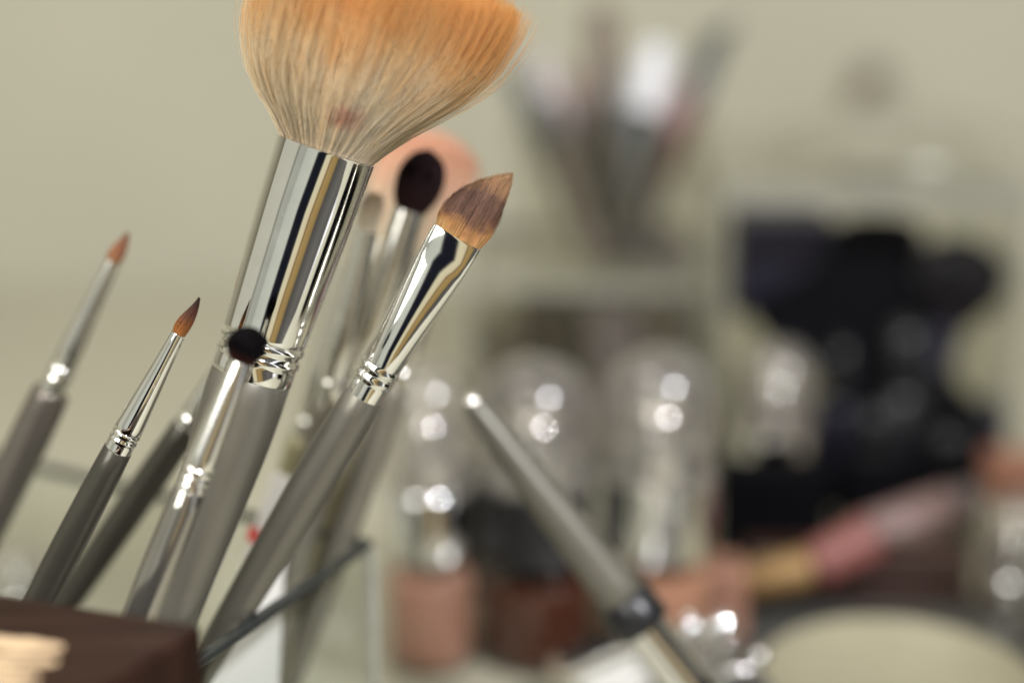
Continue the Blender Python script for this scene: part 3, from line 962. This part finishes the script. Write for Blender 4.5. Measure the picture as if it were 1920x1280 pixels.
def stick(name, label, cat, tip, foot_px, d0, r_px, parts, group='pencils and tubes in the glass tumbler', zfoot=None, d1=None):
    """parts: (name, s0, s1, radius scale 0, radius scale 1, material) with s as share of the length"""
    A_ = P(tip[0], tip[1], d0)
    B_ = P(foot_px[0], foot_px[1], d1 or d0)
    if zfoot is not None:
        dv = B_ - A_
        B_ = A_ + dv * ((zfoot - A_.z) / dv.z)
    a, l, n = frame(A_, B_)
    Ln = (A_ - B_).length
    th = thing(name, label, cat, B_, group)
    u = U(d0)
    for (pn, s0, s1, q0, q1, mt) in parts:
        rr = r_px * u
        e = min(0.0015, (s1 - s0) * Ln * 0.2)
        secs = [(s0 * Ln, rr * q0 * 0.7, rr * q0 * 0.7), (s0 * Ln + e, rr * q0, rr * q0), (s1 * Ln - 0.0004, rr * q1, rr * q1), (s1 * Ln - 0.0002, rr * q1 * 0.8, rr * q1 * 0.8)]
        V, F = loft(secs, A_, a, l, n, 32)
        mesh_obj(pn, V, F, mt, th, autosmooth=50)
    return th


zf = stand_z + 0.006
stick('eye_pencil', 'dark grey eye pencil at the left of the tumbler, leaning left', 'pencil', (958, 130), (1100, 450), 0.725, 20,
      [('cap', 0, 0.38, 0.8, 1, M['slate']), ('barrel', 0.38, 1, 1, 1, M['black'])], zfoot=zf)
stick('lip_gloss', 'pale mauve-silver gloss tube leaning left in the tumbler', 'gloss tube', (1008, 100), (1110, 450), 0.74, 26,
      [('cap', 0, 0.45, 0.8, 1, pbr('lilac_plastic', (0.36, 0.33, 0.34), 0.4, 0, 0.05, 60)), ('tube', 0.45, 1, 0.9, 0.9, M['slate'])], zfoot=zf)
stick('mascara_tube', 'brown-grey mascara tube, tallest in the glass tumbler', 'tube', (1128, 10), (1135, 450), 0.74, 34,
      [('cap', 0, 0.45, 0.8, 1, M['brown_grey']), ('tube', 0.45, 1, 0.95, 0.95, M['umber_box'])], zfoot=zf)
stick('eye_pencil', 'thin tan pencil between the gloss tube and mascara', 'pencil', (1068, 130), (1120, 450), 0.75, 18,
      [('cap', 0, 0.3, 0.8, 1, M['mauve']), ('barrel', 0.3, 1, 1, 1, M['brown_grey'])], zfoot=zf)
stick('lip_gloss', 'shiny white-silver gloss cap leaning right in the tumbler', 'gloss tube', (1236, 84), (1150, 450), 0.715, 38,
      [('cap', 0, 0.34, 0.85, 1, pbr('white_pearl', (0.55, 0.55, 0.58), 0.35, 0.0, 0.03, 60)), ('tube', 0.34, 1, 0.9, 0.9, M['slate'])], zfoot=zf)
stick('lip_pencil', 'dark red lip pencil with slate cap leaning far right in the tumbler', 'pencil', (1350, 60), (1180, 450), 0.72, 28,
      [('cap', 0, 0.34, 0.75, 1, M['slate']), ('band', 0.34, 0.68, 1, 1, M['dark_red']), ('barrel', 0.68, 1, 1, 1, M['plum_box'])], zfoot=zf)
stick('eye_pencil', 'slim pencil with pearly bead end, rightmost in the tumbler', 'pencil', (1372, 36), (1195, 450), 0.75, 11,
      [('bead', 0, 0.04, 2.1, 2.1, M['chrome_blur']), ('barrel', 0.04, 1, 1, 1, M['brown_grey'])], zfoot=zf)
for tip_, foot_, lab_, mt_a, mt_b, rr_ in (((1030, 190), (1105, 450), 'short brown pencil low at the left of the tumbler', M['umber_box'], M['brown_grey'], 17),
                                        ((1160, 120), (1140, 450), 'slim slate pencil just right of the mascara tube', M['slate'], M['umber_box'], 14),
                                        ((1290, 150), (1170, 450), 'mauve-capped pencil between the pearly cap and the dark red pencil', M['mauve'], M['umber_box'], 20)):
    stick('eye_pencil', lab_, 'pencil', tip_, foot_, 0.705, rr_, [('cap', 0, 0.3, 0.8, 1, mt_a), ('barrel', 0.3, 1, 1, 1, mt_b)], zfoot=zf)

# ------------------------------------------------------------------ black things inside / before the tall organiser
block('black_case', 'black glossy compact case high inside the tall clear organiser', 'compact', 1378, 1560, 402, 604, 0.69, 0.03, M['navy'])


def pillow(name, label, cat, outline, d, thick, mat, extra=None):
    pts = [P(x, y, d) for x, y in outline]
    # resample smoothly
    N = len(pts)
    res = []
    for i in range(N):
        p0, p1, p2, p3 = pts[i - 1], pts[i], pts[(i + 1) % N], pts[(i + 2) % N]
        for k in range(5):
            t_ = k / 5
            res.append(0.5 * ((2 * p1) + (p2 - p0) * t_ + (2 * p0 - 5 * p1 + 4 * p2 - p3) * t_**2 + (3 * p1 - p0 - 3 * p2 + p3) * t_**3))
    c = sum(res, Vector()) / len(res)
    nn = (c - CAM).normalized()
    nn.z = 0
    nn.normalize()
    V, F = [], []
    m = len(res)
    layers = [(0.02, -1), (0.4, -0.97), (0.7, -0.85), (0.88, -0.62), (0.97, -0.33), (1, 0), (0.97, 0.33), (0.88, 0.62), (0.7, 0.85), (0.4, 0.97), (0.02, 1)]
    for s_, z_ in layers:
        for i, p in enumerate(res):
            wv = 1 + 0.05 * math.sin(i * 0.9 + z_ * 3) * (1 - abs(z_))
            V.append(c + (p - c) * s_ + nn * thick / 2 * z_ * wv)
    for i in range(len(layers) - 1):
        for k in range(m):
            k2 = (k + 1) % m
            F.append((i * m + k, i * m + k2, (i + 1) * m + k2, (i + 1) * m + k))
    lo = min(V, key=lambda v: v.z).z
    th = thing(name, label, cat, Vector((c.x, c.y, lo)))
    mesh_obj('body', V, F, mat, th)
    return th


pillow('cosmetics_pouch', 'slouching black cloth pouch bulging through the tall clear organiser', 'pouch',
       [(1560, 420), (1640, 400), (1725, 420), (1740, 500), (1770, 600), (1800, 720), (1850, 770), (1880, 850), (1820, 905), (1740, 900), (1640, 930), (1560, 985), (1420, 1000),
        (1345, 985), (1340, 880), (1420, 850), (1530, 880), (1600, 800), (1595, 700), (1560, 610), (1440, 610), (1400, 560), (1480, 500)], 0.70, 0.045, M['black_soft'])
# black round powder puff brush inside the organiser
Tp, Lp = P(1775, 610, 0.69), P(1700, 900, 0.69)
a, l, n = frame(Tp, Lp)
u = U(0.69)
th = thing('black_brush', 'round black brush standing at the right inside the tall clear organiser', 'brush', Tp - a * ((Tp.z - 0.004) / a.z))
V, F = loft([(0, 28 * u, 28 * u), (0.001, 34 * u, 34 * u), (90 * u, 30 * u, 30 * u), (91 * u, 24 * u, 24 * u)], Tp, a, l, n, 32)
mesh_obj('ferrule', V, F, M['navy'], th, autosmooth=50)
V, F = loft([(91.5 * u, 22 * u, 22 * u), (95 * u, 28 * u, 28 * u), (200 * u, 30 * u, 30 * u), ((Tp.z - 0.004) / a.z, 14 * u, 14 * u)], Tp, a, l, n, 32)
mesh_obj('handle', V, F, M['black'], th, autosmooth=50)
bristles(th, Tp, a, l, n, [(-3, 34, 34, 34, 0), (40, 66, 66, 60, 0), (90, 84, 84, 76, 0), (130, 74, 74, 66, 0), (160, 44, 44, 40, 0), (172, 6, 6, 6, 0)], m_blk, u, count=1500, thick=2.0, clumps=30)

def tube_jar(px, ytop, d, r_px, label, mat, zb_=0.0036, name='black_bottle', ybot=None):
    p = P(px, ytop, d)
    r = r_px * U(d)
    th = thing(name, label, 'bottle', Vector((p.x, p.y, zb_)))
    H = p.z - zb_
    lathe('body', p.x, p.y, zb_, [(0, r * 0.92), (0.001, r), (H * 0.58, r), (H * 0.62, r * 0.7)], mat, th, 32)
    lathe('cap', p.x, p.y, zb_ + H * 0.62 + 0.0002, [(0, r * 0.78), (0.0006, r * 0.84), (H * 0.28, r * 0.84), (H * 0.34, r * 0.6), (H * 0.375, r * 0.2), (H * 0.378, r * 0.02)], M['black'], th, 32)


block('black_case', 'low black case in front of the grey-beige pump bottle', 'case', 1348, 1556, 868, 1100, 0.616, 0.013, M['black_soft'], zbase=0.0)
block('black_case', 'long low black case at the front right of the tall organiser', 'case', 1580, 1878, 868, 1000, 0.655, 0.010, M['black_soft'], zbase=0.0)
tube_jar(1860, 745, 0.672, 34, 'slim navy-black bottle at the right end of the tall organiser', M['navy'])
tube_jar(1580, 640, 0.672, 30, 'glossy black bottle standing before the pouch in the tall organiser', M['navy'])
tube_jar(1700, 600, 0.670, 44, 'wide black bottle in the middle of the tall organiser', M['black'])
tube_jar(1640, 760, 0.664, 36, 'squat black bottle at the front of the tall organiser', M['black'])
tube_jar(1780, 800, 0.664, 40, 'squat navy-black bottle front right in the tall organiser', M['navy'])
block('umber_tin', 'flat umber tin lying on the lid of the tall organiser', 'tin', 1565, 1705, 340, 372, 0.672, 0.006, M['umber_box'], zbase=RZ)
# clear domed cover on the tall organiser
jx, jy = P(1665, 330, 0.725).x, (RY0 + RY1) / 2
jar = thing('domed_cover', 'large clear domed cover standing on the lid of the tall organiser', 'cover', Vector((jx, jy, RZ)))
jh = P(1665, 196, 0.725).z - RZ
RJ = 0.050
lathe('dome', jx, jy, RZ + 0.0003, [(0, RJ), (0.002, RJ * 1.02), (0.003, RJ)] + [(0.003 + (jh - 0.003) * math.sin(k / 10 * PI / 2), RJ * max(0.02, math.cos(k / 10 * PI / 2)) ** 0.7) for k in range(1, 11)], M['dome'], jar, 56, cap=False)
lathe('knob', jx, jy, RZ + jh + 0.0006, [(0, 0.002), (0.001, 0.0045), (0.003, 0.005), (0.005, 0.003), (0.006, 0.0003)], M['dome'], jar, 24)
# low black and brown trays before the organisers
block('wooden_tray', 'dark brown wooden tray lying in front of the tall clear organiser', 'tray', 1400, 1820, 1030, 1150, 0.597, 0.015, M['wood_tray'], zbase=0.0, rz=0.0)


def lying(name, label, cat, pts, d_r, parts_spec, group=None):
    th = thing(name, label, cat, pts[0], group)
    for (pn, p, q, r0, r1, mt) in parts_spec:
        a, l, n = frame(p, q)
        Ln = (p - q).length
        secs = [(0, r0 * 0.75, r0 * 0.75), (Ln * 0.04, r0, r0), (Ln * 0.96, r1, r1), (Ln, r1 * 0.75, r1 * 0.75)]
        V, F = loft(secs, p, a, l, n, 32)
        mesh_obj(pn, V, F, mt, th, autosmooth=60)
    return th


q0, q1, q2 = P(1385, 1092, 0.583), P(1520, 1064, 0.584), P(1640, 1004, 0.586)
lying('gloss_tube', 'pink gloss tube with dull gold cap leaning across the dark wooden tray', 'gloss tube', [P(1500, 1070, 0.584)], 0,
      [('gold_cap', q0, q1, 0.0062, 0.0066, M['gold']), ('tube', q1 + (q2 - q1) * 0.02, q2, 0.0075, 0.0085, M['pink'])])
lying('cream_tube', 'mauve squeeze tube lying across the tray behind the gloss tube', 'tube', [P(1700, 980, 0.63)], 0,
      [('tube', P(1600, 1018, 0.632), P(1790, 945, 0.640), 0.0085, 0.0075, M['mauve']), ('cap', P(1793, 944, 0.640), P(1828, 932, 0.642), 0.0062, 0.0062, M['plum_box'])])
block('ivory_box', 'ivory box at the right edge under the peach case', 'box', 1850, 2010, 962, 1100, 0.63, 0.03, M['ivory'], zbase=0.0)
block('peach_case', 'peach case lying on the ivory box at the right edge', 'case', 1868, 2010, 880, 958, 0.632, 0.026, M['peach'], zbase=P(1900, 961, 0.63).z)
block('black_palette', 'black palette standing upright behind the foundation bottles', 'palette', 862, 1112, 885, 1060, 0.60, 0.012, M['black_soft'], zbase=0.0)
block('black_palette', 'narrow black palette standing behind the peach foundation bottle', 'palette', 1130, 1215, 885, 1060, 0.605, 0.012, M['black_soft'], zbase=0.0)
block('blush_box', 'rosy brown box beside the peach foundation bottle', 'box', 1300, 1400, 1062, 1290, 0.575, 0.018, M['skin_mid'], zbase=0.0, rz=0.0)
mat_ = thing('dark_mat', 'thin dark grey mat under the cream dish and the eyelash curler', 'mat', on_plane(1600, 1250, 0))
slab([on_plane(1180, 1120) + up * 0.0008, on_plane(2030, 1120) + up * 0.0008, on_plane(2250, 1700) + up * 0.0008, on_plane(1120, 1700) + up * 0.0008], 0.0012, 'mat_sheet', pbr('charcoal_rubber', (0.06, 0.058, 0.052), 0.6, 0, 0.2, 80), mat_)
dc = on_plane(1680, 1335, 0)
dish = thing('cream_dish', 'shallow round cream dish on the dark mat in the lower right', 'dish', dc)
R_ = 0.041
lathe('dish_bowl', dc.x, dc.y, 0.0016, [(0, R_ * 0.6), (0.001, R_ * 0.62), (0.003, R_ * 0.80), (0.008, R_ * 0.985), (0.0095, R_), (0.0102, R_ * 0.99), (0.0098, R_ * 0.965), (0.006, R_ * 0.84), (0.0042, R_ * 0.6), (0.0040, R_ * 0.1)], M['cream_mat'], dish, 64, sharp=80)
# ------------------------------------------------------------------ metal things low in the middle
def tube_path(pts, r, name, mat, parent, seg=12, closed=False):
    V, F = [], []
    N = len(pts)
    prev = None
    for i, p in enumerate(pts):
        q = pts[(i + 1) % N] if (closed or i < N - 1) else p
        o = pts[i - 1] if (closed or i > 0) else p
        tn = (q - o).normalized()
        ref = prev if prev is not None else (Vector((0, 0, 1)) if abs(tn.z) < 0.9 else Vector((1, 0, 0)))
        b1 = (ref - tn * ref.dot(tn)).normalized()
        prev = b1
        b2 = tn.cross(b1)
        rr = r[i] if isinstance(r, list) else r
        for k in range(seg):
            an = 2 * PI * k / seg
            V.append(p + b1 * (rr * math.cos(an)) + b2 * (rr * math.sin(an)))
    for i in range(N if closed else N - 1):
        j = (i + 1) % N
        for k in range(seg):
            k2 = (k + 1) % seg
            F.append((i * seg + k, i * seg + k2, j * seg + k2, j * seg + k))
    if not closed:
        F.append(tuple(range(seg - 1, -1, -1)))
        F.append(tuple((N - 1) * seg + k for k in range(seg)))
    return mesh_obj(name, V, F, mat, parent)


cu = thing('eyelash_curler', 'shiny metal eyelash curler propped up beside the upturned brush', 'curler', P(1330, 1420, 0.505))
dcu = 0.505
for (cx, cy, rx, ry) in ((1390, 1330, 62, 74), (1290, 1400, 55, 60)):
    tube_path([P(cx + rx * math.cos(t_ * PI / 16), cy + ry * math.sin(t_ * PI / 16), dcu + 0.006 * math.sin(t_ * PI / 16)) for t_ in range(32)], 0.0016, 'finger_ring', M['chrome_blur'], cu, closed=True)
tube_path([P(1392, 1258, dcu), P(1350, 1220, dcu), P(1300, 1180, dcu), P(1290, 1150, dcu)], [0.0018, 0.002, 0.0022, 0.002], 'arm', M['chrome_blur'], cu)
tube_path([P(1290, 1340, dcu + 0.004), P(1320, 1272, dcu + 0.004), P(1350, 1222, dcu + 0.004), P(1345, 1190, dcu + 0.004)], [0.0018, 0.002, 0.0022, 0.002], 'arm', M['chrome_blur'], cu)
tube_path([P(1225 + 12 * k, 1178 + 26 * math.sin(k / 12 * PI) - 1.5 * k, dcu - 0.004 + 0.0007 * k) for k in range(13)], [0.0030] * 13, 'clamp_bar', M['chrome_blur'], cu)
tube_path([P(1230 + 12 * k, 1215 + 24 * math.sin(k / 12 * PI) - 1.2 * k, dcu - 0.003 + 0.0007 * k) for k in range(13)], [0.0022] * 13, 'clamp_pad', M['chrome_blur'], cu)
V, F = loft([(0, 0.0005, 0.0005), (0.0006, 0.002, 0.002), (0.002, 0.003, 0.003), (0.0042, 0.0026, 0.0026), (0.005, 0.0006, 0.0006)], P(1425, 1214, 0.505), Vector((0, 0, 1)), Vector((1, 0, 0)), Vector((0, 1, 0)), 20)
mesh_obj('hinge_screw', V, F, M['chrome_blur'], cu)
sb = thing('silver_tin', 'brushed silver tin tilted at the bottom, left of the eyelash curler', 'tin', P(1165, 1400, 0.51))
o_ = P(1062, 1262, 0.505)
ex = P(1232, 1186, 0.512) - o_
ez = P(1110, 1470, 0.51) - o_
ey = ex.cross(ez).normalized() * 0.02
if ey.y < 0:
    ey = -ey
bevel(mesh_obj('tin_body', oriented_box(o_, ex, ey, ez), BF, M['chrome_soft'], sb, smooth=False), 0.002)
o2_ = o_ + ex * 0.12 + ez * 0.1 - ey * 0.04
bevel(mesh_obj('tin_label', oriented_box(o2_, ex * 0.7, ey * 0.03, ez * 0.3), BF, M['paper'], sb, smooth=False), 0.0002)

# unseen black box added right of the frame to darken the big ferrule's reflection
kc = thing('unseen_dark_box', 'unseen black box added just outside the right edge of the photo, mirrored in the wide ferrule', 'case', Vector((0.275, 0.39, 0)))
bevel(mesh_obj('dark_box_body', box_verts(0.205, 0.345, 0.30, 0.47, 0.0, 0.125), BF, M['black_soft'], kc, smooth=False), 0.004)
bevel(mesh_obj('case_lid', box_verts(0.205, 0.345, 0.30, 0.47, 0.1255, 0.175), BF, M['black_soft'], kc, smooth=False), 0.004)
mesh_obj('latch', box_verts(0.2015, 0.2047, 0.37, 0.40, 0.11, 0.14), BF, M['chrome_soft'], kc, smooth=False)

# pin on the wall
pw = on_plane(1630, 145, 0)
tt = (WALL_Y - CAM.y) / (P(1630, 145, 1).y - CAM.y)
pn = CAM + (P(1630, 145, 1) - CAM) * tt
pin = thing('push_pin', 'small grey and orange pin stuck in the cream wall', 'pin', pn)
V, F = loft([(-0.001, 0.0060, 0.0060), (-0.006, 0.0062, 0.0062), (-0.010, 0.0085, 0.0085), (-0.012, 0.0085, 0.0085), (-0.0125, 0.006, 0.006)], pn, Vector((0, -1, 0)), Vector((1, 0, 0)), Vector((0, 0, 1)), 24)
mesh_obj('pin_head', V, F, M['taupe_box'], pin, autosmooth=50)
pf = pn + Vector((-0.008, 0, -0.011))
V, F = loft([(-0.001, 0.004, 0.004), (-0.003, 0.005, 0.005), (-0.004, 0.003, 0.003)], pf, Vector((0, -1, 0)), Vector((1, 0, 0)), Vector((0, 0, 1)), 24)
mesh_obj('pin_tag', V, F, M['gold'], pin, autosmooth=50)

# ------------------------------------------------------------------ light
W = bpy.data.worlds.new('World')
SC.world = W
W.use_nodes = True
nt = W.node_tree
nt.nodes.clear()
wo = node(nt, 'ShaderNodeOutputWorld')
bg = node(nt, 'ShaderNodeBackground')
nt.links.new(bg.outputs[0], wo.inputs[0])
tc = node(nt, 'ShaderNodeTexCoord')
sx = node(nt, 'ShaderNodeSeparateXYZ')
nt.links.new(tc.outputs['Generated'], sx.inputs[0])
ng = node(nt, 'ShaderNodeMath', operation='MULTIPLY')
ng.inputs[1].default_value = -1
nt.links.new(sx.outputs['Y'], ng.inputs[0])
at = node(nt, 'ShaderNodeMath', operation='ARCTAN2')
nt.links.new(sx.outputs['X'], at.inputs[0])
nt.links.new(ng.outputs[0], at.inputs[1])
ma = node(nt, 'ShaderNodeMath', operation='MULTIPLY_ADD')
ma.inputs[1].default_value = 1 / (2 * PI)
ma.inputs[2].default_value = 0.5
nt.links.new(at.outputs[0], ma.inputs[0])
az = node(nt, 'ShaderNodeValToRGB')  # invented dark, gold and white bands, added for the metal to mirror as stripes
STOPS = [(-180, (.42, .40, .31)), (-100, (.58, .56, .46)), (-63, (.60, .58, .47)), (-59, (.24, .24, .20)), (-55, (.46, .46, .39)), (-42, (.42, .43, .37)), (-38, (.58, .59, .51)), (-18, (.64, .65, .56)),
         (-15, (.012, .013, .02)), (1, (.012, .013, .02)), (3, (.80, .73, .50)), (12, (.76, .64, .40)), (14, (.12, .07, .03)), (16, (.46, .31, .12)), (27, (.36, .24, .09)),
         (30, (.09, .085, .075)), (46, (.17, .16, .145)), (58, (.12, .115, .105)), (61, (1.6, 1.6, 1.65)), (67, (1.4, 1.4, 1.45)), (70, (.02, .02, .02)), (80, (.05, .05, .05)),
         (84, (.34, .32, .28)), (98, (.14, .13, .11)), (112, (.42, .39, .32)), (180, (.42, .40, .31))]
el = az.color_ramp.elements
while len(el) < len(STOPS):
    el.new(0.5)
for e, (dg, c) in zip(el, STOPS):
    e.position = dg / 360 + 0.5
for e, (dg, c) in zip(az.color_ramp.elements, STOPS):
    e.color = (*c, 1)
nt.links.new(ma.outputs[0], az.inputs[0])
# pale ceiling overhead, dim floor below
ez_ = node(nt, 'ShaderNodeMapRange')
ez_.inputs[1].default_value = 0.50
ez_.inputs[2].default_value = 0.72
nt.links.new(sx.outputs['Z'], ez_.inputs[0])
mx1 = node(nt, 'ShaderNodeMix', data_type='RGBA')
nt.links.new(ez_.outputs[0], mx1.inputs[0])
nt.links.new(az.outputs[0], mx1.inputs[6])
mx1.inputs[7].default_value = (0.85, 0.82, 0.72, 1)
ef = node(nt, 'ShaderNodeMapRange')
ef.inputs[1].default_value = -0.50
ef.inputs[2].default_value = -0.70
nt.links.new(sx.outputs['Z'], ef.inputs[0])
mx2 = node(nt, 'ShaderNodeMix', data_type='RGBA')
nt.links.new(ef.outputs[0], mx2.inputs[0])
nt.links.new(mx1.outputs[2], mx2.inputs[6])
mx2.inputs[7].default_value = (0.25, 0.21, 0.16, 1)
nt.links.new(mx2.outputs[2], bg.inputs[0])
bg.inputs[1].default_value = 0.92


def area(name, loc, target, sx_, sy_, power, col):
    ld = bpy.data.lights.new(name, 'AREA')
    ld.shape = 'RECTANGLE'
    ld.size, ld.size_y = sx_, sy_
    ld.energy = power
    ld.color = col
    o = bpy.data.objects.new(name, ld)
    COL.objects.link(o)
    o.location = loc
    o.rotation_euler = (Vector(target) - Vector(loc)).to_track_quat('-Z', 'Y').to_euler()
    return o


area('vanity_lamp', (0.42, -0.18, 0.78), (0, 0.45, 0.15), 0.10, 0.10, 12.0, (0.95, 0.96, 1.0))
area('front_fill', (-0.34, -0.10, 0.50), (-0.05, 0.4, 0.22), 0.36, 0.36, 4.3, (1.0, 0.97, 0.92))  # added fill from the front left to brighten the bristles, no actual window
area('ceiling_lamp', (-0.45, 0.25, 1.25), (-0.15, 0.95, 0.35), 0.5, 0.5, 5.0, (1.0, 0.95, 0.84))

# ------------------------------------------------------------------ render settings
vs_ = SC.view_settings
vs_.view_transform = 'Standard'
vs_.look = 'None'
vs_.exposure = 0
vs_.gamma = 1
SC.render.engine = 'CYCLES'
SC.cycles.use_denoising = True
SC.cycles.use_adaptive_sampling = False
SC.cycles.max_bounces = 16
SC.cycles.diffuse_bounces = 10
SC.cycles.transmission_bounces = 12
SC.cycles.transparent_max_bounces = 24
SC.cycles.glossy_bounces = 6
SC.cycles.sample_clamp_indirect = 8
SC.cycles.blur_glossy = 0.3
